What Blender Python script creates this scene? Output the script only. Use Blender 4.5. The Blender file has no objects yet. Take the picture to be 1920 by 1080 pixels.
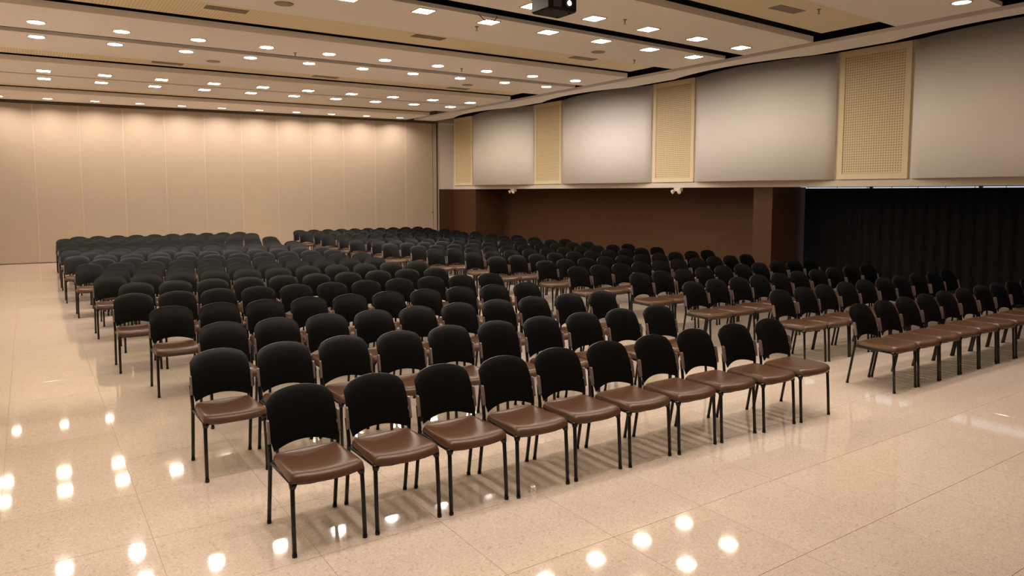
import bpy, math, random
from mathutils import Vector

random.seed(7)
scene = bpy.context.scene
C = scene.collection

# ------------------------------------------------------------------ camera
FPX = 1346.0                         # focal length in pixels of the 1920 x 1080 frame
cam_data = bpy.data.cameras.new('camera')
cam_data.sensor_fit = 'HORIZONTAL'
cam_data.sensor_width = 36.0
cam_data.lens = FPX / 1920.0 * 36.0
cam_data.shift_y = -70.0 / 1920.0
cam_data.clip_end = 200
cam = bpy.data.objects.new('camera', cam_data)
cam.location = (0.0, 0.0, 1.98)
cam.rotation_euler = (math.pi / 2 - 0.0811, 0.0, -0.5937)
C.objects.link(cam)
scene.camera = cam

# ------------------------------------------------------------------ world, exposure
world = bpy.data.worlds.new('world')
world.use_nodes = True
bg = world.node_tree.nodes['Background']
bg.inputs[0].default_value = (0.78, 0.88, 1.0, 1)
bg.inputs[1].default_value = 0.55
scene.world = world
scene.view_settings.view_transform = 'Standard'
scene.view_settings.look = 'None'
scene.view_settings.gamma = 1.0
scene.view_settings.use_curve_mapping = False
scene.view_settings.exposure = 0.32
# colour and radiance of the lamp lenses, one dimmer circuit per bay
FRONT_ROUND = ((1.0, 0.86, 0.76), 9.2)      # reflector lamps over the front floor, in watts
FRONT_BEAM = math.radians(112)
REAR_ROUND = ((1.0, 0.87, 0.80), 200.0)
WALL_ROUND = ((1.0, 0.85, 0.76), 23.0)       # reflector lamps washing the partition, in watts
WALL_BEAM = math.radians(152)
SQUARE_LIGHT = ((1.0, 0.89, 0.68), 74.0)
cy = scene.cycles
cy.max_bounces = 6
cy.diffuse_bounces = 5
cy.glossy_bounces = 3
cy.transmission_bounces = 4
cy.caustics_reflective = False
cy.caustics_refractive = False
cy.use_light_tree = False

# ------------------------------------------------------------------ materials
def new_mat(name):
    m = bpy.data.materials.new(name)
    m.use_nodes = True
    nt = m.node_tree
    return m, nt, nt.nodes['Principled BSDF']

def N(nt, typ, **kw):
    n = nt.nodes.new(typ)
    for k, v in kw.items():
        setattr(n, k, v)
    return n

def setin(n, **kw):
    for k, v in kw.items():
        n.inputs[k.replace('_', ' ')].default_value = v

def mottled(name, a, b, scale=6.0, rough=0.6, bump=0.0, bscale=200.0, spec=0.5, detail=4, stretch=None):
    """two close tones mixed by world-space noise, with an optional fine bump"""
    m, nt, p = new_mat(name)
    geo = N(nt, 'ShaderNodeNewGeometry')
    src = geo.outputs['Position']
    if stretch:
        mp = N(nt, 'ShaderNodeMapping')
        mp.inputs['Scale'].default_value = stretch
        nt.links.new(src, mp.inputs['Vector'])
        src = mp.outputs['Vector']
    no = N(nt, 'ShaderNodeTexNoise')
    setin(no, Scale=scale, Detail=detail)
    nt.links.new(src, no.inputs['Vector'])
    mx = N(nt, 'ShaderNodeMix', data_type='RGBA')
    mx.inputs['A'].default_value = (*a, 1)
    mx.inputs['B'].default_value = (*b, 1)
    nt.links.new(no.outputs['Fac'], mx.inputs['Factor'])
    nt.links.new(mx.outputs['Result'], p.inputs['Base Color'])
    setin(p, Roughness=rough)
    p.inputs['Specular IOR Level'].default_value = spec
    if bump:
        n2 = N(nt, 'ShaderNodeTexNoise')
        setin(n2, Scale=bscale, Detail=2)
        nt.links.new(src, n2.inputs['Vector'])
        bp = N(nt, 'ShaderNodeBump')
        setin(bp, Strength=bump, Distance=0.002)
        nt.links.new(n2.outputs['Fac'], bp.inputs['Height'])
        nt.links.new(bp.outputs['Normal'], p.inputs['Normal'])
    return m

def terrazzo():
    m, nt, p = new_mat('polished_terrazzo')
    geo = N(nt, 'ShaderNodeNewGeometry')
    pos = geo.outputs['Position']
    info = N(nt, 'ShaderNodeObjectInfo')
    v1 = N(nt, 'ShaderNodeTexVoronoi'); setin(v1, Scale=130.0)
    v2 = N(nt, 'ShaderNodeTexVoronoi'); setin(v2, Scale=75.0)
    n1 = N(nt, 'ShaderNodeTexNoise'); setin(n1, Scale=1.3, Detail=3)
    for t in (v1, v2, n1):
        nt.links.new(pos, t.inputs['Vector'])
    sep1 = N(nt, 'ShaderNodeSeparateColor'); nt.links.new(v1.outputs['Color'], sep1.inputs['Color'])
    r1 = N(nt, 'ShaderNodeValToRGB')
    e = r1.color_ramp.elements
    e[0].position = 0.0; e[0].color = (0.40, 0.31, 0.24, 1)
    e[1].position = 1.0; e[1].color = (0.64, 0.54, 0.45, 1)
    q = r1.color_ramp.elements.new(0.16); q.color = (0.50, 0.405, 0.325, 1)
    q = r1.color_ramp.elements.new(0.75); q.color = (0.54, 0.44, 0.355, 1)
    nt.links.new(sep1.outputs['Red'], r1.inputs['Fac'])
    sep2 = N(nt, 'ShaderNodeSeparateColor'); nt.links.new(v2.outputs['Color'], sep2.inputs['Color'])
    r2 = N(nt, 'ShaderNodeValToRGB')
    r2.color_ramp.interpolation = 'CONSTANT'
    e = r2.color_ramp.elements
    e[0].position = 0.0; e[0].color = (0.36, 0.28, 0.215, 1)
    e[1].position = 0.045; e[1].color = (0.53, 0.43, 0.345, 1)
    nt.links.new(sep2.outputs['Green'], r2.inputs['Fac'])
    mx = N(nt, 'ShaderNodeMix', data_type='RGBA'); mx.inputs['Factor'].default_value = 0.38
    nt.links.new(r1.outputs['Color'], mx.inputs['A']); nt.links.new(r2.outputs['Color'], mx.inputs['B'])
    hs = N(nt, 'ShaderNodeHueSaturation')
    nt.links.new(mx.outputs['Result'], hs.inputs['Color'])
    ma = N(nt, 'ShaderNodeMath', operation='MULTIPLY_ADD'); ma.inputs[1].default_value = 0.10; ma.inputs[2].default_value = 0.93
    nt.links.new(n1.outputs['Fac'], ma.inputs[0])
    mb = N(nt, 'ShaderNodeMath', operation='MULTIPLY_ADD'); mb.inputs[1].default_value = 0.03
    nt.links.new(info.outputs['Random'], mb.inputs[0]); nt.links.new(ma.outputs[0], mb.inputs[2])
    nt.links.new(mb.outputs[0], hs.inputs['Value'])
    nt.links.new(hs.outputs['Color'], p.inputs['Base Color'])
    setin(p, Roughness=0.045)
    p.inputs['Specular IOR Level'].default_value = 0.5
    return m

def perforated(name, base, hole, pitch, axes, radius=0.27):
    """sheet with a square grid of small drilled holes, laid out in metres on the sheet"""
    m, nt, p = new_mat(name)
    geo = N(nt, 'ShaderNodeNewGeometry')
    sep = N(nt, 'ShaderNodeSeparateXYZ'); nt.links.new(geo.outputs['Position'], sep.inputs[0])
    out = []
    for ax in axes:
        d = N(nt, 'ShaderNodeMath', operation='DIVIDE'); d.inputs[1].default_value = pitch
        nt.links.new(sep.outputs[ax], d.inputs[0])
        f = N(nt, 'ShaderNodeMath', operation='FRACT'); nt.links.new(d.outputs[0], f.inputs[0])
        s = N(nt, 'ShaderNodeMath', operation='SUBTRACT'); s.inputs[1].default_value = 0.5
        nt.links.new(f.outputs[0], s.inputs[0])
        sq = N(nt, 'ShaderNodeMath', operation='MULTIPLY')
        nt.links.new(s.outputs[0], sq.inputs[0]); nt.links.new(s.outputs[0], sq.inputs[1])
        out.append(sq)
    add = N(nt, 'ShaderNodeMath', operation='ADD')
    nt.links.new(out[0].outputs[0], add.inputs[0]); nt.links.new(out[1].outputs[0], add.inputs[1])
    lt = N(nt, 'ShaderNodeMath', operation='LESS_THAN'); lt.inputs[1].default_value = radius * radius
    nt.links.new(add.outputs[0], lt.inputs[0])
    mx = N(nt, 'ShaderNodeMix', data_type='RGBA')
    mx.inputs['A'].default_value = (*base, 1); mx.inputs['B'].default_value = (*hole, 1)
    nt.links.new(lt.outputs[0], mx.inputs['Factor'])
    nt.links.new(mx.outputs['Result'], p.inputs['Base Color'])
    setin(p, Roughness=0.6)
    return m

def glow(name, col, strength):
    m = bpy.data.materials.new(name); m.use_nodes = True
    nt = m.node_tree; nt.nodes.clear()
    em = N(nt, 'ShaderNodeEmission'); em.inputs[0].default_value = (*col, 1); em.inputs[1].default_value = strength
    o = N(nt, 'ShaderNodeOutputMaterial'); nt.links.new(em.outputs[0], o.inputs[0])
    m.cycles.emission_sampling = 'FRONT'
    return m

def glass():
    m, nt, p = new_mat('window_glass')
    setin(p, Roughness=0.02, IOR=1.1)
    p.inputs['Transmission Weight'].default_value = 1.0
    p.inputs['Base Color'].default_value = (0.95, 0.98, 1, 1)
    return m

M = {
    'terrazzo': terrazzo(),
    'grout': mottled('tile_grout', (0.34, 0.26, 0.20), (0.38, 0.30, 0.23), 30, 0.8),
    'plaster': mottled('ceiling_plaster', (0.88, 0.85, 0.80), (0.91, 0.88, 0.83), 2.0, 0.75),
    'plaster_edge': mottled('ceiling_edge_light_tone', (0.82, 0.79, 0.76), (0.86, 0.83, 0.80), 3.0, 0.7),  # edge tone imitates how light falls on the slabs' upright faces
    'strip': perforated('perforated_cream_strip', (0.88, 0.78, 0.53), (0.60, 0.49, 0.30), 0.045, ('X', 'Y'), 0.24),
    'void': mottled('black_void_paint', (0.008, 0.008, 0.009), (0.012, 0.012, 0.013), 4, 0.95, spec=0.1),
    'partition': mottled('partition_vinyl', (0.355, 0.28, 0.205), (0.385, 0.305, 0.225), 3.0, 0.6, 0.15, 300),
    'partition_trim': mottled('partition_edge_aluminium', (0.45, 0.36, 0.27), (0.48, 0.39, 0.295), 8, 0.4),
    'dark_trim': mottled('dark_track_metal', (0.06, 0.045, 0.035), (0.08, 0.06, 0.045), 8, 0.5),
    'brown': mottled('dark_brown_wall_paint', (0.062, 0.026, 0.010), (0.072, 0.031, 0.012), 1.5, 0.65, spec=0.25),
    'white_fabric': mottled('white_acoustic_fabric', (0.87, 0.85, 0.82), (0.90, 0.88, 0.85), 1.2, 0.85, 0.2, 400),
    'cream': mottled('cream_frame_paint', (0.76, 0.63, 0.41), (0.79, 0.66, 0.44), 4, 0.55),
    'cream_sheet': perforated('cream_perforated_sheet', (0.72, 0.59, 0.37), (0.36, 0.27, 0.15), 0.046, ('Y', 'Z'), 0.27),
    'beige': mottled('beige_wall_paint', (0.62, 0.54, 0.46), (0.66, 0.58, 0.50), 2, 0.7),
    'grey_white': mottled('grey_white_wall_paint', (0.58, 0.55, 0.51), (0.62, 0.59, 0.55), 2, 0.7),
    'curtain': mottled('black_blackout_cloth', (0.0035, 0.0035, 0.004), (0.006, 0.006, 0.007), 6, 0.9, spec=0.15),
    'alu': mottled('window_aluminium', (0.25, 0.25, 0.26), (0.3, 0.3, 0.31), 8, 0.4),
    'glass': glass(),
    'black_plastic': mottled('black_moulded_plastic', (0.0016, 0.0015, 0.0016), (0.0022, 0.0021, 0.0022), 20, 0.38, 0.06, 700, spec=0.19),
    'black_metal': mottled('black_powder_coated_tube', (0.004, 0.004, 0.0042), (0.006, 0.006, 0.0062), 20, 0.30, spec=0.35),
    'sleeve': mottled('mauve_brown_sleeve', (0.155, 0.108, 0.095), (0.175, 0.125, 0.110), 30, 0.28),
    'vinyl': mottled('taupe_seat_vinyl', (0.072, 0.034, 0.018), (0.084, 0.041, 0.022), 14, 0.30, 0.10, 260, spec=0.32),
    'rubber': mottled('black_rubber', (0.01, 0.01, 0.01), (0.014, 0.014, 0.014), 20, 0.7),
    'lamp_trim': mottled('lamp_trim_white', (0.55, 0.52, 0.47), (0.58, 0.55, 0.50), 20, 0.45),
    'vent': mottled('vent_grey_metal', (0.24, 0.19, 0.14), (0.28, 0.22, 0.165), 20, 0.5),
    'vent_dark': mottled('vent_dark_inside', (0.06, 0.045, 0.03), (0.08, 0.06, 0.04), 20, 0.7),
    'speaker': mottled('speaker_grille', (0.34, 0.28, 0.22), (0.38, 0.31, 0.25), 60, 0.6),
    'brass': mottled('sprinkler_bronze', (0.12, 0.07, 0.035), (0.16, 0.09, 0.05), 30, 0.4),
    'projector': mottled('projector_black_case', (0.006, 0.006, 0.008), (0.008, 0.008, 0.011), 20, 0.45, spec=0.2),
    'projector_grey': mottled('projector_grey_trim', (0.10, 0.10, 0.11), (0.12, 0.12, 0.13), 20, 0.4),
    'fixture': mottled('ivory_fixture_plastic', (0.66, 0.57, 0.45), (0.70, 0.61, 0.49), 20, 0.4),
    'fixture_lens': mottled('clear_lamp_lens', (0.75, 0.74, 0.72), (0.8, 0.79, 0.77), 20, 0.15),
    'cable': mottled('brown_cable', (0.10, 0.045, 0.02), (0.13, 0.06, 0.03), 20, 0.5),
    'lens_glow': glow('projector_lens_beam', (0.72, 0.80, 1.0), 5.0),
    'front_round': glow('front_round_lens', FRONT_ROUND[0], 6.0),
    'rear_round': glow('rear_round_lens', *REAR_ROUND),
    'wall_round': glow('wall_round_lens', WALL_ROUND[0], 8.0),
    'square': glow('square_lens', *SQUARE_LIGHT),
}

# ------------------------------------------------------------------ mesh helpers
class MB:
    def __init__(s):
        s.v, s.f, s.m, s.sm = [], [], [], []
    def face(s, idx, mat=0, smooth=False):
        s.f.append(idx); s.m.append(mat); s.sm.append(smooth)
    def box(s, a, b, mat=0):
        (x0, y0, z0), (x1, y1, z1) = a, b
        return s.hexa([(x0, y0), (x1, y0), (x1, y1), (x0, y1)], z0, z1, mat)
    def hexa(s, quad, z0, z1, mat=0):
        """prism on a counter-clockwise ground polygon"""
        n, k = len(s.v), len(quad)
        s.v += [(x, y, z0) for x, y in quad] + [(x, y, z1) for x, y in quad]
        s.face(tuple(n + i for i in reversed(range(k))), mat)
        s.face(tuple(n + k + i for i in range(k)), mat)
        for i in range(k):
            j = (i + 1) % k
            s.face((n + i, n + j, n + k + j, n + k + i), mat)
        return s
    def tube(s, pts, r, seg=10, mat=0, caps=True, flat=1.0):
        pts = [Vector(p) for p in pts]
        rs = r if isinstance(r, (list, tuple)) else [r] * len(pts)
        n0 = len(s.v)
        ref = None
        for i, p in enumerate(pts):
            if i == 0: t = pts[1] - p
            elif i == len(pts) - 1: t = p - pts[i - 1]
            else: t = (pts[i + 1] - p).normalized() + (p - pts[i - 1]).normalized()
            t.normalize()
            if ref is None:
                ref = Vector((1, 0, 0)) if abs(t.x) < 0.9 else Vector((0, 1, 0))
            a = (ref - t * ref.dot(t)).normalized()
            b = t.cross(a)
            ref = a
            for k in range(seg):
                w = 2 * math.pi * k / seg
                s.v.append(tuple(p + (a * math.cos(w) * flat + b * math.sin(w)) * rs[i]))
        for i in range(len(pts) - 1):
            for k in range(seg):
                k2 = (k + 1) % seg
                a = n0 + i * seg
                s.face((a + k, a + k2, a + seg + k2, a + seg + k), mat, True)
        if caps:
            s.face(tuple(n0 + k for k in reversed(range(seg))), mat)
            e = n0 + (len(pts) - 1) * seg
            s.face(tuple(e + k for k in range(seg)), mat)
        return s
    def lathe(s, prof, seg=20, mat=0, c=(0, 0, 0)):
        """profile of (radius, z) turned about the vertical axis at c"""
        n0 = len(s.v)
        for r, z in prof:
            for k in range(seg):
                w = 2 * math.pi * k / seg
                s.v.append((c[0] + r * math.cos(w), c[1] + r * math.sin(w), c[2] + z))
        for i in range(len(prof) - 1):
            for k in range(seg):
                k2 = (k + 1) % seg
                a = n0 + i * seg
                s.face((a + k, a + k2, a + seg + k2, a + seg + k), mat, True)
        return s
    def grid(s, pts, mat=0, smooth=True, flip=False):
        """pts[i][j] rows of points"""
        n0, h, w = len(s.v), len(pts), len(pts[0])
        for row in pts:
            s.v += [tuple(p) for p in row]
        for i in range(h - 1):
            for j in range(w - 1):
                q = (n0 + i * w + j, n0 + i * w + j + 1, n0 + (i + 1) * w + j + 1, n0 + (i + 1) * w + j)
                s.face(q[::-1] if flip else q, mat, smooth)
        return s
    def add(s, o, mat=None, off=(0, 0, 0)):
        n = len(s.v)
        s.v += [(x + off[0], y + off[1], z + off[2]) for x, y, z in o.v]
        s.f += [tuple(i + n for i in f) for f in o.f]
        s.m += [mat if mat is not None else k for k in o.m]
        s.sm += o.sm
        return s
    def mesh(s, name, mats):
        me = bpy.data.meshes.new(name)
        me.from_pydata(s.v, [], s.f)
        for k in (mats if isinstance(mats, (list, tuple)) else [mats]):
            me.materials.append(M[k])
        me.polygons.foreach_set('material_index', s.m)
        me.polygons.foreach_set('use_smooth', s.sm)
        me.update()
        return me

def put(name, me, parent=None, loc=(0, 0, 0), rot=(0, 0, 0)):
    o = bpy.data.objects.new(name, me)
    C.objects.link(o)
    o.parent = parent
    o.location = loc
    o.rotation_euler = rot
    return o

def build(name, mb, mat, parent=None, loc=(0, 0, 0), rot=(0, 0, 0)):
    return put(name, mb.mesh(name, mat), parent, loc, rot)

def tag(o, label=None, cat=None, group=None, kind=None):
    if label: o['label'] = label
    if cat: o['category'] = cat
    if group: o['group'] = group
    if kind: o['kind'] = kind
    return o

def thing(name, label, cat, loc=(0, 0, 0), rz=0.0, group=None):
    o = bpy.data.objects.new(name, None)
    o.empty_display_size = 0.1
    C.objects.link(o)
    o.location = loc
    o.rotation_euler = (0, 0, rz)
    return tag(o, label, cat, group)

ORD = ['first', 'second', 'third', 'fourth', 'fifth', 'sixth', 'seventh', 'eighth', 'ninth', 'tenth',
       'eleventh', 'twelfth', 'thirteenth', 'fourteenth', 'fifteenth', 'sixteenth']

# ------------------------------------------------------------------ the hall's plan
XL, XE, XS, XW = -3.0, 11.1, 12.95, 14.1       # left wall, ceiling edge, upper right wall, recess wall
YF = -4.5                                      # wall behind the camera
ZC = 4.5                                       # ceiling slabs
FAN = [(-5, -.06), (7.2, -.06), (9, -.048), (10.4, -.022), (11.8, 0.0), (13.4, .015), (15.2, .028),
       (16.5, .033), (18.2, .038), (21.3, .055), (23.1, .085), (30, .085)]
def fan(y):
    for (a, p), (b, q) in zip(FAN, FAN[1:]):
        if a <= y <= b:
            return p + (q - p) * (y - a) / (b - a)
    return 0.0
def yw(x, y):
    """depth of a ceiling line (known at the slabs' right end) at another x: the hall opens slightly"""
    return y + fan(y) * (XE - x)
YB = 23.1
def strip_quad(x0, x1, y0, y1):
    return [(x0, yw(x0, y0)), (x1, yw(x1, y0)), (x1, yw(x1, y1)), (x0, yw(x0, y1))]

# ------------------------------------------------------------------ floor of terrazzo tiles
floor = build('floor', MB().box((XL - .2, YF - .2, -0.12), (XW + .4, 25.2, -0.0022)), 'grout')
tag(floor, kind='structure', label='polished beige terrazzo tile floor')
T, TX, TY, GAP = 0.735, 3.455, 2.245, 0.0011
tile_mb = MB()
h = T / 2 - GAP
ch = 0.0007
q = [(-h, -h), (h, -h), (h, h), (-h, h)]
qi = [(-h + ch, -h + ch), (h - ch, -h + ch), (h - ch, h - ch), (-h + ch, h - ch)]
tile_mb.v = [(x, y, -0.012) for x, y in q] + [(x, y, -ch) for x, y in q] + [(x, y, 0) for x, y in qi]
for a in (0, 4):
    for i in range(4):
        j = (i + 1) % 4
        tile_mb.face((a + i, a + j, a + 4 + j, a + 4 + i))
tile_mb.face((8, 9, 10, 11))
tile_mesh = tile_mb.mesh('tile', 'terrazzo')
near, rest = [], []
for i in range(math.floor((XL - TX) / T), math.ceil((XW + .3 - TX) / T)):
    for j in range(math.floor((YF - TY) / T), math.ceil((24.9 - TY) / T)):
        x, y = TX + (i + .5) * T, TY + (j + .5) * T
        ang = math.atan2(x, y) - 0.5937
        d = math.hypot(x, y)
        if y > -0.5 and d > 1.5 and abs(ang) < 0.68:
            near.append((d, x, y))
        else:
            rest.append((x, y))
near.sort()
for d, x, y in near[:300]:
    put('tile', tile_mesh, floor, (x, y, 0))
rest += [(x, y) for d, x, y in near[300:]]
far_tiles = MB()
for x, y in rest:
    far_tiles.add(tile_mb, off=(x, y, 0))
tag(build('distant_tiles', far_tiles, 'terrazzo', floor), kind='stuff')

# ------------------------------------------------------------------ ceiling: dark void with hung slabs
ceiling = build('ceiling', MB().box((XL, YF, 5.25), (XW + .3, 25.2, 5.4)), 'void')
tag(ceiling, kind='structure', label='suspended ceiling of pale slabs with black gaps')
SLABS = [(-2.0, -0.5), (-0.1, 1.25), (2.62, 4.15), (4.55, 6.0), (7.38, 8.80), (9.22, 10.58), (11.90, 13.40),
         (13.72, 15.20), (16.52, 18.18), (18.32, 19.98), (21.28, YB - .04)]
STRIPS = [(1.25, 2.55), (6.0, 7.22), (10.58, 11.80), (15.20, 16.42), (19.98, 21.2)]
for i, (y0, y1) in enumerate(SLABS):
    mb = MB().hexa(strip_quad(XL, XE, y0, y1), ZC, ZC + (.055 if i % 2 else .095))
    mb.m = [0, 1, 1, 1, 1, 1]
    build('ceiling_slab', mb, ['plaster', 'plaster_edge'], ceiling)
for y0, y1 in STRIPS:
    build('perforated_ceiling_strip', MB().hexa(strip_quad(XL, XE - .03, y0 + .002, y1), ZC + .112, ZC + .13), 'strip', ceiling)
# border strip of the ceiling along the right wall, and the raised cove behind it
WHITES = [(17.96, 21.54), (12.96, 16.52), (8.05, 11.52), (3.11, 6.60)]
edge = [(12.16, YF)]
for y0, y1 in reversed(WHITES):
    edge += [(12.16 - .34 * (1 - (2 * i / 16 - 1) ** 2), y0 + (y1 - y0) * i / 16) for i in range(17)]
edge += [(12.16, 22.97)]
build('ceiling_border', MB().hexa([(11.37, YF)] + edge + [(11.37, 22.97)], ZC, ZC + .06), 'plaster_edge', ceiling)

# ------------------------------------------------------------------ back wall: folding partition
wall_back = build('wall_back', MB().hexa([(XL, yw(XL, YB) + .10), (12.34, yw(12.34, YB) + .10),
                                          (12.34, yw(12.34, YB) + .3), (XL, yw(XL, YB) + .3)], 0, 5.25), 'partition')
tag(wall_back, kind='structure', label='tall beige folding partition across the back of the hall')
slope = -fan(YB)
ang = math.atan(slope)
def pb(x, dy):
    return (x, yw(x, YB) + dy)
JOINTS = [12.10, 11.09, 9.98, 8.89, 7.80, 6.74, 5.66, 4.59, 3.50]
while JOINTS[-1] > XL + 0.4:
    JOINTS.append(JOINTS[-1] - 1.09)
for k, (b, a) in enumerate(zip(JOINTS, JOINTS[1:])):
    a = max(a, XL + .02)
    panel = build('partition_panel', MB().hexa([pb(a + .002, 0.0), pb(b - .002, 0.0), pb(b - .002, .085), pb(a + .002, .085)], 0.015, 4.42), 'partition', wall_back)
    build('edge_trim', MB().hexa([pb(a + .002, -.006), pb(a + .026, -.006), pb(a + .026, 0.001), pb(a + .002, 0.001)], 0.02, 4.41), 'partition_trim', panel)
    build('edge_trim', MB().hexa([pb(b - .016, -.004), pb(b - .002, -.004), pb(b - .002, 0.001), pb(b - .016, 0.001)], 0.02, 4.41), 'partition_trim', panel)
build('partition_track', MB().hexa([pb(XL, -.02), pb(12.2, -.02), pb(12.2, .10), pb(XL, .10)], 4.425, 4.5), 'dark_trim', wall_back)
jamb = build('partition_jamb', MB().hexa([pb(12.12, -.01), pb(12.25, -.01), pb(12.25, .1), pb(12.12, .1)], 0, 4.42), 'partition', wall_back)
build('jamb_edge', MB().hexa([pb(12.265, -.02), pb(12.30, -.02), pb(12.30, .09), pb(12.265, .09)], 0, 4.42), 'dark_trim', wall_back)
build('jamb_edge', MB().hexa([pb(12.305, -.03), pb(12.33, -.03), pb(12.33, .09), pb(12.305, .09)], 0, 4.42), 'partition_trim', wall_back)
lk = MB().tube([(12.085, yw(12.085, YB) - .004, 1.28), (12.085, yw(12.085, YB) - .022, 1.28)], .022, 12)
build('latch', lk, 'dark_trim', wall_back)

# ------------------------------------------------------------------ other walls
wall_left = build('wall_left', MB().box((XL - .2, YF, 0), (XL, 24.7, 5.25)), 'beige')
tag(wall_left, kind='structure', label='beige side wall left of the chairs')
wall_front = build('wall_front', MB().box((XL, YF - .2, 0), (XW + .2, YF, 5.25)), 'beige')
tag(wall_front, kind='structure', label='beige wall behind the viewer')

# right wall: dark brown recess below, panelled bulkhead above
WIN0, WIN1 = 2.2, 9.70
wr = MB()
wr.box((XW, WIN1, 0), (XW + .2, 23.3, 2.32))
wr.box((XW, YF, 0), (XW + .2, WIN0, 2.32))
wall_right = build('wall_right', wr, 'brown')
tag(wall_right, kind='structure', label='dark brown recessed wall under the panelled bulkhead')
build('bulkhead', MB().box((XS, YF, 2.20), (XS + .14, 22.98, 4.63)), 'beige', wall_right)
build('bulkhead_lip', MB().box((XS - .015, YF, 2.09), (XS + .16, 22.98, 2.20)), 'beige', wall_right)
build('recess_ceiling', MB().box((XS + .14, YF, 2.32), (XW + .2, 23.3, 2.40)), 'brown', wall_right)
build('column', MB().box((XS, 9.44, 0), (XW + .005, 9.91, 2.09)), 'brown', wall_right)
build('column', MB().box((XS, 21.44, 0), (XW + .005, 22.97, 2.09)), 'brown', wall_right)
build('return_wall', MB().box((12.335, 22.98, 2.09), (XS + .15, 23.2, 5.25)), 'grey_white', wall_right)
build('return_wall_base', MB().box((12.335, 22.975, 0), (XS + .15, 23.2, 2.09)), 'brown', wall_right)
build('return_wall_trim', MB().box((12.335, 22.955, 4.40), (XS, 22.98, 4.46)), 'plaster_edge', wall_right)
build('corner_trim', MB().box((XS - .02, 22.955, 2.09), (XS + .02, 22.995, 4.62)), 'beige', wall_right)

build('void_light_block', MB().box((XS, YF, 4.63), (XS + .14, 22.98, 5.25)), 'void', wall_right)  # added to stop outside light leaking in; black keeps the cove gap dark
# cream perforated panels alternate with bowed white panels
ZP0, ZP1 = 2.225, 4.62
CREAMS = [(21.60, 22.86), (16.58, 17.90), (11.58, 12.90), (6.66, 7.99), (1.75, 3.05)]
for y0, y1 in CREAMS:
    fr = MB()
    b = .10
    fr.box((XS - .045, y0, ZP0), (XS + .001, y0 + b, ZP1))
    fr.box((XS - .045, y1 - b, ZP0), (XS + .001, y1, ZP1))
    fr.box((XS - .045, y0 + b, ZP0), (XS + .001, y1 - b, ZP0 + b))
    fr.box((XS - .045, y0 + b, ZP1 - b), (XS + .001, y1 - b, ZP1))
    pf = build('perforated_panel', MB().box((XS - .030, y0 + b - .002, ZP0 + b - .002), (XS + .001, y1 - b + .002, ZP1 - b + .002)), 'cream_sheet', wall_right)
    build('panel_frame', fr, 'cream', pf)
for y0, y1 in WHITES:
    n, bow = 20, .36
    out, inn = [], []
    for i in range(n + 1):
        t = i / n
        y = y0 + (y1 - y0) * t
        x = XS - .05 - bow * (1 - (2 * t - 1) ** 2)
        out.append((x, y))
    poly = out + [(XS + .001, y1), (XS + .001, y0)]
    mb = MB()
    k = len(poly)
    mb.v = [(x, y, ZP0) for x, y in poly] + [(x, y, ZP1 - .01) for x, y in poly]
    mb.face(tuple(range(k))); mb.face(tuple(reversed(range(k, 2 * k))))
    for i in range(k):
        j = (i + 1) % k
        mb.face((i, k + i, k + j, j), 0, i < n)
    build('fabric_panel', mb, 'white_fabric', wall_right)

# window behind the curtain
win = MB()
ys = [WIN0 + .03, 4.0, 6.0, 8.02, WIN1 + .03]
for y in ys:
    win.box((XW + .06, y - .025, .03), (XW + .12, y + .025, 2.30))
win.box((XW + .06, WIN0, 2.295), (XW + .12, WIN1, 2.32))
win.box((XW + .06, WIN0, 0), (XW + .12, WIN1, .04))
window = build('window_1', win, 'alu')
tag(window, kind='structure', label='tall aluminium window behind the black curtain')
for a, b in zip(ys, ys[1:]):
    build('pane', MB().box((XW + .085, a + .025, .04), (XW + .095, b - .025, 2.295)), 'glass', window)

def curtain(y0, y1, label, off=.06):
    t = thing('blackout_curtain', label, 'curtain', (XW - off, (y0 + y1) / 2, 0), 0, 'black curtains under the bulkhead')
    n = int((y1 - y0) / .03)
    yc = (y0 + y1) / 2
    mb = MB()
    rows_f, rows_b = [], []
    for z in (0.015, 1.0, 2.04, 2.062):
        f, bk = [], []
        for i in range(n + 1):
            y = y0 + (y1 - y0) * i / n
            w = .022 * math.sin(y * 2 * math.pi / .21) + .008 * math.sin(y * 5.1 + 1)
            f.append((w - .004, y - yc, z)); bk.append((w + .004, y - yc, z))
        rows_f.append(f); rows_b.append(bk)
    mb.grid(rows_f, flip=False)
    mb.grid(rows_b, flip=True)
    build('curtain_cloth', mb, 'curtain', t)
    rail = MB().tube([(0, y0 - yc, 2.09), (0, y1 - yc, 2.09)], .006, 8)
    hooks = MB()
    k = int((y1 - y0) / .5)
    for i in range(k + 1):
        yy = y0 - yc + .05 + (y1 - y0 - .1) * i / k
        hooks.box((-.003, yy - .004, 2.055), (.003, yy + .004, 2.32))
    hooks.add(rail)
    build('curtain_rail', hooks, 'black_metal', t)
curtain(7.95, 9.385, 'black blackout curtain panel beside the dark brown column')
curtain(WIN0 - .2, 8.03, 'wide black blackout curtain reaching the right edge of the view', .135)

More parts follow.
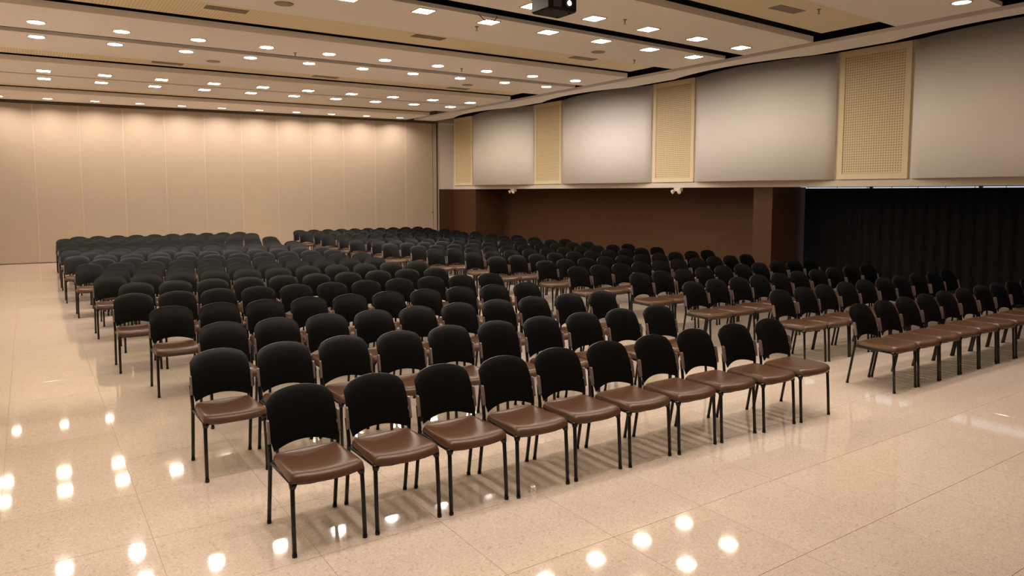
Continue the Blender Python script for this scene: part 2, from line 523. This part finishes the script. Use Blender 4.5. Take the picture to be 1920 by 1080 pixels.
# ------------------------------------------------------------------ chairs
def back_mesh():
    """moulded back: arched top, hollowed lower edge, curved around the sitter"""
    U, V = 14, 9
    def W(v):
        pts = [(0, .188), (.3, .207), (.55, .209), (.8, .207), (.93, .205), (1, .202)]
        for (a, p), (b, q) in zip(pts, pts[1:]):
            if v <= b:
                return p + (q - p) * (v - a) / (b - a)
    def P(u, v, off):
        top = .808 - .044 * u * u - .028 * abs(u) ** 11
        bot = .462 + .036 * (1 - u * u)
        z = bot + (top - bot) * v
        x = u * W(v)
        y = .205 + .070 * v + .012 * v * v + .020 * max(0, (v - .55) / .45) ** 2 - .042 * u * u + off
        return (x, y, z)
    mb = MB()
    us = [-1 + 2 * j / U for j in range(U + 1)]
    vs = [0, .15, .3, .45, .6, .75, .87, .95, 1.0]
    f = [[P(u, v, -.006 + (.003 if v in (0, 1.0) or abs(u) == 1 else 0)) for u in us] for v in vs]
    b = [[P(u, v, .006) for u in us] for v in vs]
    mb.grid(f); mb.grid(b, flip=True)
    ring = lambda g: g[0] + [r[-1] for r in g[1:]] + g[-1][-2::-1] + [r[0] for r in g[-2:0:-1]]
    rf, rb = ring(f), ring(b)
    n0, k = len(mb.v), len(rf)
    mb.v += rf + rb
    for i in range(k):
        j = (i + 1) % k
        mb.face((n0 + j, n0 + i, n0 + k + i, n0 + k + j), 0, True)
    return mb

def seat_mb():
    """upholstered pad: waterfall front bowing forward, slight dish, rounded rim"""
    U, V = 14, 14
    def S(t):                       # finer steps near the rim
        return math.copysign(1 - (1 - abs(t)) ** 1.9, t)
    top = []
    for i in range(V + 1):
        t = S(-1 + 2 * i / V)
        row = []
        for j in range(U + 1):
            u = S(-1 + 2 * j / U)
            c = (1 - .02 * u * u * t * t * abs(u) ** 6)
            w = (.217 - .015 * (t + 1) / 2) * (1 - .03 * abs(t) ** 14)
            yf, yr = -.232 - .052 * (1 - u * u) - 0, .172 + .010 * (1 - u * u)
            y = yf + (yr - yf) * (t + 1) / 2
            x = u * w * c
            e = max(abs(u), abs(t))
            rim = min(1.0, (1 - abs(u)) / .14) * 1.0
            rim2 = min(1.0, (1 - abs(t)) / (.20 if t < 0 else .12))
            lift = math.sqrt(max(0, 1 - (1 - rim) ** 2)) * math.sqrt(max(0, 1 - (1 - rim2) ** 2))
            z = .418 + .040 * lift
            z -= .007 * (1 - u * u) * max(0, 1 - ((t - .15) / .75) ** 2)      # dish
            z += .006 * max(0, -t) * (1 - abs(t)) * 2
            row.append((x, y, z))
        top.append(row)
    mb = MB().grid(top)
    ring = lambda g: g[0] + [r[-1] for r in g[1:]] + g[-1][-2::-1] + [r[0] for r in g[-2:0:-1]]
    r0 = ring(top)
    r1 = [(x * .985, y * .985 - .0005, .406) for x, y, z in r0]
    n0, k = len(mb.v), len(r0)
    mb.v += r0 + r1
    for i in range(k):
        j = (i + 1) % k
        mb.face((n0 + j, n0 + i, n0 + k + i, n0 + k + j), 0, True)
    mb.face(tuple(n0 + k + i for i in reversed(range(k))))
    return mb

def shell_mb():
    mb = MB()
    q0 = [(-.196, -.235), (-.12, -.262), (.12, -.262), (.196, -.235), (.19, .16), (-.19, .16)]
    q1 = [(x * .9, y * .88) for x, y in q0]
    k = 6
    mb.v = [(x, y, .388) for x, y in q1] + [(x, y, .4075) for x, y in q0]
    mb.face(tuple(reversed(range(k)))); mb.face(tuple(range(k, 2 * k)))
    for i in range(k):
        j = (i + 1) % k
        mb.face((i, j, k + j, k + i))
    return mb

def front_leg_mb(s):
    x = .203 * s
    mb = MB().tube([(x, -.235, .004), (x * .997, -.224, .2), (x * .985, -.212, .385), (x * .97, -.204, .402)], [.0125, .0125, .013, .0125], 10)
    mb.tube([(x, -.2352, 0.0), (x, -.2345, .018)], .0142, 10)
    mb.tube([(x * .985, -.214, .372), (x * .95, -.205, .404)], [.016, .026], 10)      # collar under the corner
    return mb

def rear_leg_mb(s):
    x = .204 * s
    mb = MB().tube([(x, .255, .004), (x * 1.003, .218, .22), (x * 1.006, .192, .38), (x * 1.01, .184, .43), (x * 1.022, .187, .48), (x * 1.04, .200, .58)], .0125, 10)
    mb.tube([(x, .2552, 0.0), (x, .2522, .018)], .0142, 10)
    return mb

def rail_mb(s):
    x = .203 * s
    mb = MB().tube([(x * .97, -.205, .396), (x * .99, 0, .397), (x * 1.0, .14, .399), (x * 1.005, .189, .402)], .0105, 8)
    mb.tube([(x * .93, .150, .402), (x * 1.0, .188, .402)], .0125, 8)
    return mb

def sleeve_mb(s):
    mb = MB()
    zz = [.512, .520, .56, .615, .642, .648]
    yy = [.176, .177, .184, .194, .199, .200]
    dd = [.010, .015, .016, .016, .014, .009]
    rows = []
    for z, y, d in zip(zz, yy, dd):
        x0, x1 = .2065 * s, .2195 * s
        rows.append([(x0, y - d, z), (x1, y - d * .8, z), (x1, y + d * .8, z), (x0, y + d, z)])
    n0 = 0
    for r in rows:
        mb.v += r
    for i in range(len(rows) - 1):
        for k in range(4):
            k2 = (k + 1) % 4
            f = (i * 4 + k, i * 4 + k2, i * 4 + 4 + k2, i * 4 + 4 + k)
            mb.face(f if s > 0 else f[::-1], 0)
    e = (len(rows) - 1) * 4
    mb.face((3, 2, 1, 0) if s > 0 else (0, 1, 2, 3))
    mb.face((e, e + 1, e + 2, e + 3) if s > 0 else (e + 3, e + 2, e + 1, e))
    return mb

BACK, SEAT, SHELL = back_mesh(), seat_mb(), shell_mb()
PARTS = [('backrest', BACK, 'black_plastic'), ('seat', SEAT, 'vinyl'), ('seat_shell', SHELL, 'black_plastic')]
for s in (-1, 1):
    PARTS += [('leg', front_leg_mb(s), 'black_metal'), ('leg', rear_leg_mb(s), 'black_metal'),
              ('side_rail', rail_mb(s), 'black_metal'), ('back_sleeve', sleeve_mb(s), 'sleeve')]
part_mesh = [(n, mb.mesh('chair_' + n, mt)) for n, mb, mt in PARTS]
frame_mb, sleeves_mb = MB(), MB()
for n, mb, mt in PARTS:
    if n in ('leg', 'side_rail', 'seat_shell'):
        frame_mb.add(mb)
    elif n == 'back_sleeve':
        sleeves_mb.add(mb)
frame_mesh = frame_mb.mesh('chair_frame', 'black_metal')
far_parts = [part_mesh[0], part_mesh[1], ('frame', frame_mesh)] + [p for p in part_mesh if p[0] == 'back_sleeve']

ROW_Y = [4.15, 5.30, 6.45, 7.60, 8.79, 9.90, 11.06, 12.12, 13.21, 14.25, 15.27, 16.32, 17.38, 18.44, 19.45, 20.42, 21.36, 22.25]
LSLOPE = [.036, .078, .085, .108, .115, .118, .115, .105, .09, .07, .05, .04, .03, .022, .015, .01, .005, 0]
L_END = [5.655, 5.390, 5.620, 5.352, 5.536, 5.249, 5.501, 5.19, 5.377, 5.183, 5.295, 5.12, 5.300, 5.10, 5.337, 5.10, 5.346, 5.215]
L_N = [10, 10, 10, 10, 11, 10, 11, 10, 11, 10, 11, 10, 11, 10, 11, 10, 11, 10]
L_PITCH = [.481, .472, .467, .463, .456] + [.457] * 13
R_START = [7.215, 7.480, 7.215, 7.370, 7.187, 7.367, 7.116, 7.258, 6.985, 7.130, 6.900, 7.080, 6.93, 7.05, 6.915, 7.05, 6.93, 7.02]
R_PITCH = [.452, .452, .4575, .4575, .456, .456, .455, .455, .455, .455, .455, .455, .452, .452, .4535, .4535, .4535, .4535]

stuff = MB()
n_chairs = 0
for r in range(18):
    spots = []
    for k in range(L_N[r]):
        x = L_END[r] - (L_N[r] - 1 - k) * L_PITCH[r]
        y = ROW_Y[r] + LSLOPE[r] * (5.6 - x)
        spots.append(('left', k, x, y, 0.0))
    for k in range(10):
        spots.append(('right', k, R_START[r] + k * R_PITCH[r], ROW_Y[r] + (.02 if r else .02) * (1 - k / 9), 0.0))
    for side, k, x, y, rz in spots:
        jx, jy, jr = random.uniform(-.0015, .0015), random.uniform(-.012, .012), random.uniform(-.006, .006)
        loc = (x + jx, y - .283 + jy, 0)
        if r < 15:
            c = thing('stacking_chair', 'black chair with brown seat, %s from left, %s row from front, %s block' % (ORD[k], ORD[r], side),
                      'chair', loc, rz + jr, 'chairs in the %s block' % side)
            for n, me in (part_mesh if r < 8 else far_parts):
                put(n, me, c)
            n_chairs += 1
        else:
            for mb, i in ((BACK, 0), (SEAT, 1), (frame_mb, 2), (sleeves_mb, 3)):
                stuff.add(mb, i, loc)
rows_far = build('distant_chairs', stuff, ['black_plastic', 'vinyl', 'black_metal', 'sleeve'])
tag(rows_far, 'last rows of black chairs with brown seats along the partition', 'chairs', kind='stuff')

# ------------------------------------------------------------------ ceiling lights
def square_parts():
    h, t = .135, .016
    tr = MB()
    tr.box((-h, -h, -.012), (h, -h + t, .0)); tr.box((-h, h - t, -.012), (h, h, .0))
    tr.box((-h, -h + t, -.012), (-h + t, h - t, .0)); tr.box((h - t, -h + t, -.012), (h, h - t, .0))
    g, g2 = h - t, h - t - .012
    d = MB()                                   # shallow drop lens
    d.v = [(-g, -g, -.010), (g, -g, -.010), (g, g, -.010), (-g, g, -.010), (-g2, -g2, -.0115), (g2, -g2, -.0115), (g2, g2, -.0115), (-g2, g2, -.0115)]
    d.face((7, 6, 5, 4))
    for i in range(4):
        j = (i + 1) % 4
        d.face((j, i, 4 + i, 4 + j))
    return tr.mesh('square_lamp_trim', 'lamp_trim'), {'square': d.mesh('square_lamp_diffuser', 'square')}

def round_parts():
    R, seg = .125, 16
    tr = MB().lathe([(R - .014, 0), (R - .014, -.010), (R - .004, -.012), (R + .006, -.008), (R + .008, 0)], 28)
    out = {}
    for key in ('front_round', 'rear_round', 'wall_round'):
        d = MB().lathe([(R - .015, -.0085), (R - .035, -.0105), (R - .06, -.0115)], seg)   # domed drop lens
        a = len(d.v) - seg
        d.face(tuple(a + k for k in reversed(range(seg))))
        d.f = [f[::-1] if len(f) == 4 else f for f in d.f]
        out[key] = d.mesh(key + '_diffuser', key)
    return tr.mesh('round_lamp_trim', 'lamp_trim'), out

sq, rd = square_parts(), round_parts()
LX = [10.42, 9.24, 8.07, 6.93, 5.80, 4.70, 3.59, 2.48, 1.36, .24, -.88]
reflector = {}
for key, (col, watts), beam in (('front_round', FRONT_ROUND, FRONT_BEAM), ('wall_round', WALL_ROUND, WALL_BEAM)):
    ld = bpy.data.lights.new(key + '_lamp', 'AREA')
    ld.shape = 'DISK'; ld.size = .20
    ld.color = col; ld.energy = watts; ld.spread = beam
    reflector[key] = ld
# y at the right end, sideways offset, shape; counted from the partition
LROWS = [(22.46, (.18, .020), 'round'), (18.78, (.08, .014), 'square'), (17.62, (.07, .012), 'square'), (13.96, (0, .002), 'round'),
         (12.87, (0, 0), 'round'), (9.42, (0, 0), 'square'), (8.38, (.03, -.004), 'square'), (4.80, (0, 0), 'round'), (3.70, (0, 0), 'round')]
for i, (y, (o, s), shape) in enumerate(LROWS):
    for k, x in enumerate(LX):
        x = x + o + s * k
        t = thing(shape + '_downlight', '%s ceiling light, %s from the right wall in the %s row from the partition' % (shape, ORD[k], ORD[i]),
                  'ceiling light', (x, yw(x, y) if i else y + .075 * (XE - x), ZC), 0, '%s lights in the ceiling slabs' % shape)
        tm, dm = sq if shape == 'square' else rd
        circuit = 'square' if shape == 'square' else ('wall_round' if i == 0 else 'rear_round' if y > 10 else 'front_round')
        put('trim_ring', tm, t); put('diffuser', dm[circuit], t)
        if circuit in reflector:
            lo = bpy.data.objects.new('lamp', reflector[circuit])
            C.objects.link(lo); lo.parent = t; lo.location = (0, 0, -.014)

# ------------------------------------------------------------------ air vents, speakers, sprinklers in the ceiling
def vent_meshes():
    fr = MB(); a, b = .29, .105
    fr.box((-a, -b, -.008), (a, -b + .02, 0)); fr.box((-a, b - .02, -.008), (a, b, 0))
    fr.box((-a, -b + .02, -.008), (-a + .02, b - .02, 0)); fr.box((a - .02, -b + .02, -.008), (a, b - .02, 0))
    back = MB().box((-a + .02, -b + .02, -.002), (a - .02, b - .02, 0))
    sl = MB().hexa([(-a + .02, -.004), (a - .02, -.004), (a - .02, .014), (-a + .02, .014)], -.0065, -.004)
    return fr.mesh('vent_frame', 'vent'), back.mesh('vent_back', 'vent_dark'), sl.mesh('vent_slat', 'vent')
vf, vb, vs_ = vent_meshes()
which = ['nearest', 'second nearest', 'middle', 'second farthest', 'farthest']
for (y, w) in ((6.68, 'nearest cream strip'), (11.18, 'second cream strip'), (16.05, 'third cream strip'), (20.6, 'farthest cream strip')):
    for x, side in ((9.22, 'near the right wall'), (5.80, 'over the aisle'), (2.52, 'over the left block')):
        t = thing('air_vent', 'grey slatted air vent %s, in the %s of the ceiling' % (side, w), 'air vent', (x, yw(x, y), ZC + .112), 0, 'air vents in the cream ceiling strips')
        put('frame', vf, t); put('backing', vb, t)
        for j in range(7):
            put('slat', vs_, t, (0, -.078 + j * .024, 0))
sp = MB().lathe([(.0005, -.012), (.07, -.011), (.105, -.008), (.115, -.003), (.12, 0)], 24)
sp.f = [f[::-1] for f in sp.f]
spr = MB().lathe([(.116, -.0075), (.124, -.007), (.128, 0)], 24)
sp_m, spr_m = sp.mesh('speaker_grille', 'speaker'), spr.mesh('speaker_rim', 'vent')
for x, y, l in ((2.98, 10.1, 'round ceiling loudspeaker over the left block, in the nearer slab'),
                (8.66, 10.12, 'round ceiling loudspeaker toward the right wall, in the nearer slab'),
                (3.11, 14.72, 'round ceiling loudspeaker over the left block, in the farther slab'),
                (8.73, 14.75, 'round ceiling loudspeaker over the right block, in the farther slab')):
    t = thing('ceiling_speaker', l, 'loudspeaker', (x, yw(x, y), ZC), 0, 'round loudspeakers in the ceiling')
    put('grille', sp_m, t); put('rim', spr_m, t)
esc = MB().lathe([(.004, -.012), (.022, -.010), (.034, 0)], 16)
stem = MB().tube([(0, 0, 0), (0, 0, -.045)], .008, 10)
defl = MB().lathe([(.0008, -.066), (.018, -.066), (.020, -.062), (.0008, -.0615)], 16)
yoke = MB().tube([(-.008, 0, -.042), (-.014, 0, -.052), (-.005, 0, -.063)], .0025, 6).tube([(.008, 0, -.042), (.014, 0, -.052), (.005, 0, -.063)], .0025, 6)
spm = [('escutcheon', esc.mesh('escutcheon', 'vent')), ('stem', stem.mesh('stem', 'brass')), ('deflector', defl.mesh('deflector', 'brass')), ('yoke', yoke.mesh('yoke', 'brass'))]
for x, y, z, l in ((1.72, 10.2, ZC, 'small sprinkler head at the far left of the nearer slab'),
                (2.62, 9.85, ZC, 'small sprinkler head beside the round loudspeaker over the left block'),
                (5.81, 9.75, ZC, 'small sprinkler head just below a square light, mid ceiling'),
                (5.55, 10.72, ZC + .112, 'small sprinkler head beside the middle vent in the cream strip'),
                (7.38, 8.18, ZC, 'small sprinkler head right of the projector between square lights'),
                (9.60, 6.40, ZC + .112, 'small sprinkler head beside the vent in the nearest cream strip'),
                (4.16, 13.1, ZC, 'small sprinkler head between round lights over the left block'),
                (7.49, 12.9, ZC, 'small sprinkler head between round lights over the right block'),
                (9.75, 10.3, ZC, 'small sprinkler head under the rightmost square light of its slab')):
    t = thing('sprinkler_head', l, 'sprinkler', (x, yw(x, y), z), 0, 'sprinkler heads')
    for n, me in spm:
        put(n, me, t)

# ------------------------------------------------------------------ projector
pj = thing('projector', 'black ceiling projector with a lit lens hanging from a pole', 'projector', (5.33, 7.0, 4.11), 0)
W2, D2, H2 = .21, .185, .20
mb = MB()
q0 = [(-W2 + .02, -D2), (W2 - .02, -D2), (W2, -D2 + .02), (W2, D2 - .02), (W2 - .02, D2), (-W2 + .02, D2), (-W2, D2 - .02), (-W2, -D2 + .02)]
def ins(q, f):
    return [(x * f, y * f) for x, y in q]
def loft(mb, levels):
    n0, k = len(mb.v), len(levels[0][0])
    for q, z in levels:
        mb.v += [(x, y, z) for x, y in q]
    mb.face(tuple(n0 + i for i in reversed(range(k))))
    for l in range(len(levels) - 1):
        for i in range(k):
            j = (i + 1) % k
            a = n0 + l * k
            mb.face((a + i, a + j, a + k + j, a + k + i))
    e = n0 + (len(levels) - 1) * k
    mb.face(tuple(e + i for i in range(k)))
loft(mb, [(ins(q0, .93), 0), (q0, .018), (q0, H2 - .02), (ins(q0, .94), H2)])
build('case', mb, 'projector', pj)
lens = build('lens', MB().tube([(.07, -D2 + .01, .088), (.07, -D2 - .022, .088)], [.045, .042], 20), 'projector_grey', pj)
gl = MB().tube([(.07, -D2 - .0215, .088), (.07, -D2 - .024, .088)], .030, 20)
build('lens_glass', gl, 'lens_glow', lens)
for j in range(6):
    build('vent_slat', MB().box((-.15, -D2 - .004, .035 + j * .015), (-.03, -D2 + .002, .042 + j * .015)), 'projector_grey', pj)
build('logo_plate', MB().box((-.005, -D2 - .003, .165), (.035, -D2 + .001, .173)), 'lamp_trim', pj)
for sx in (-1, 1):
    for sy in (-1, 1):
        build('foot', MB().tube([(sx * .14, sy * .12, .002), (sx * .14, sy * .12, -.012)], [.014, .011], 12), 'rubber', pj)
build('mount_plate', MB().box((-.09, -.09, H2), (.09, .09, H2 + .015)), 'black_metal', pj)
build('pole', MB().tube([(0, 0, H2 + .012), (0, 0, 5.25 - 4.11)], .02, 12), 'black_metal', pj)
build('cable', MB().tube([(W2 - .01, .02, .06), (W2 + .03, .02, .06), (W2 + .05, .03, .05)], .005, 8), 'rubber', pj)

# cable loop hanging out of the ceiling gap
pts = []
for i in range(15):
    t = i / 14
    pts.append((5.47 + .32 * t, 8.985 - .015 * t - .05 * math.sin(math.pi * t) ** .4, 4.53 - .11 * math.sin(math.pi * t) ** .8))
lp = build('hanging_cable', MB().tube(pts, .006, 8), 'cable')
tag(lp, 'thin brown cable loop sagging out of the ceiling gap left of the projector', 'cable')

# ------------------------------------------------------------------ twin-head emergency lights under the bulkhead lip
def emergency(y, label):
    t = thing('emergency_light', label, 'emergency light', (XS - .03, y, 2.09), 0, 'emergency lights under the bulkhead')
    box = MB()
    q = [(-.05, -.10), (.045, -.10), (.045, .10), (-.05, .10)]
    loft(box, [(ins(q, .9), -.085), (q, -.07), (q, 0.0)])
    build('case', box, 'fixture', t)
    for s in (-1, 1):
        hd = MB().lathe([(.001, .0), (.03, .004), (.045, .02), (.052, .06), (.05, .066)], 16)
        hd.f = hd.f
        o = build('lamp_head', hd, 'fixture', t, (-.045, s * .095, -.075), (math.radians(-14 * s), math.radians(-118), 0))
        ln = MB().lathe([(.0505, .064), (.03, .070), (.0005, .073)], 16)
        build('lamp_lens', ln, 'fixture_lens', o)
emergency(19.05, 'twin-headed ivory emergency light under the farthest white panel')
emergency(12.04, 'twin-headed ivory emergency light under the middle cream panel')
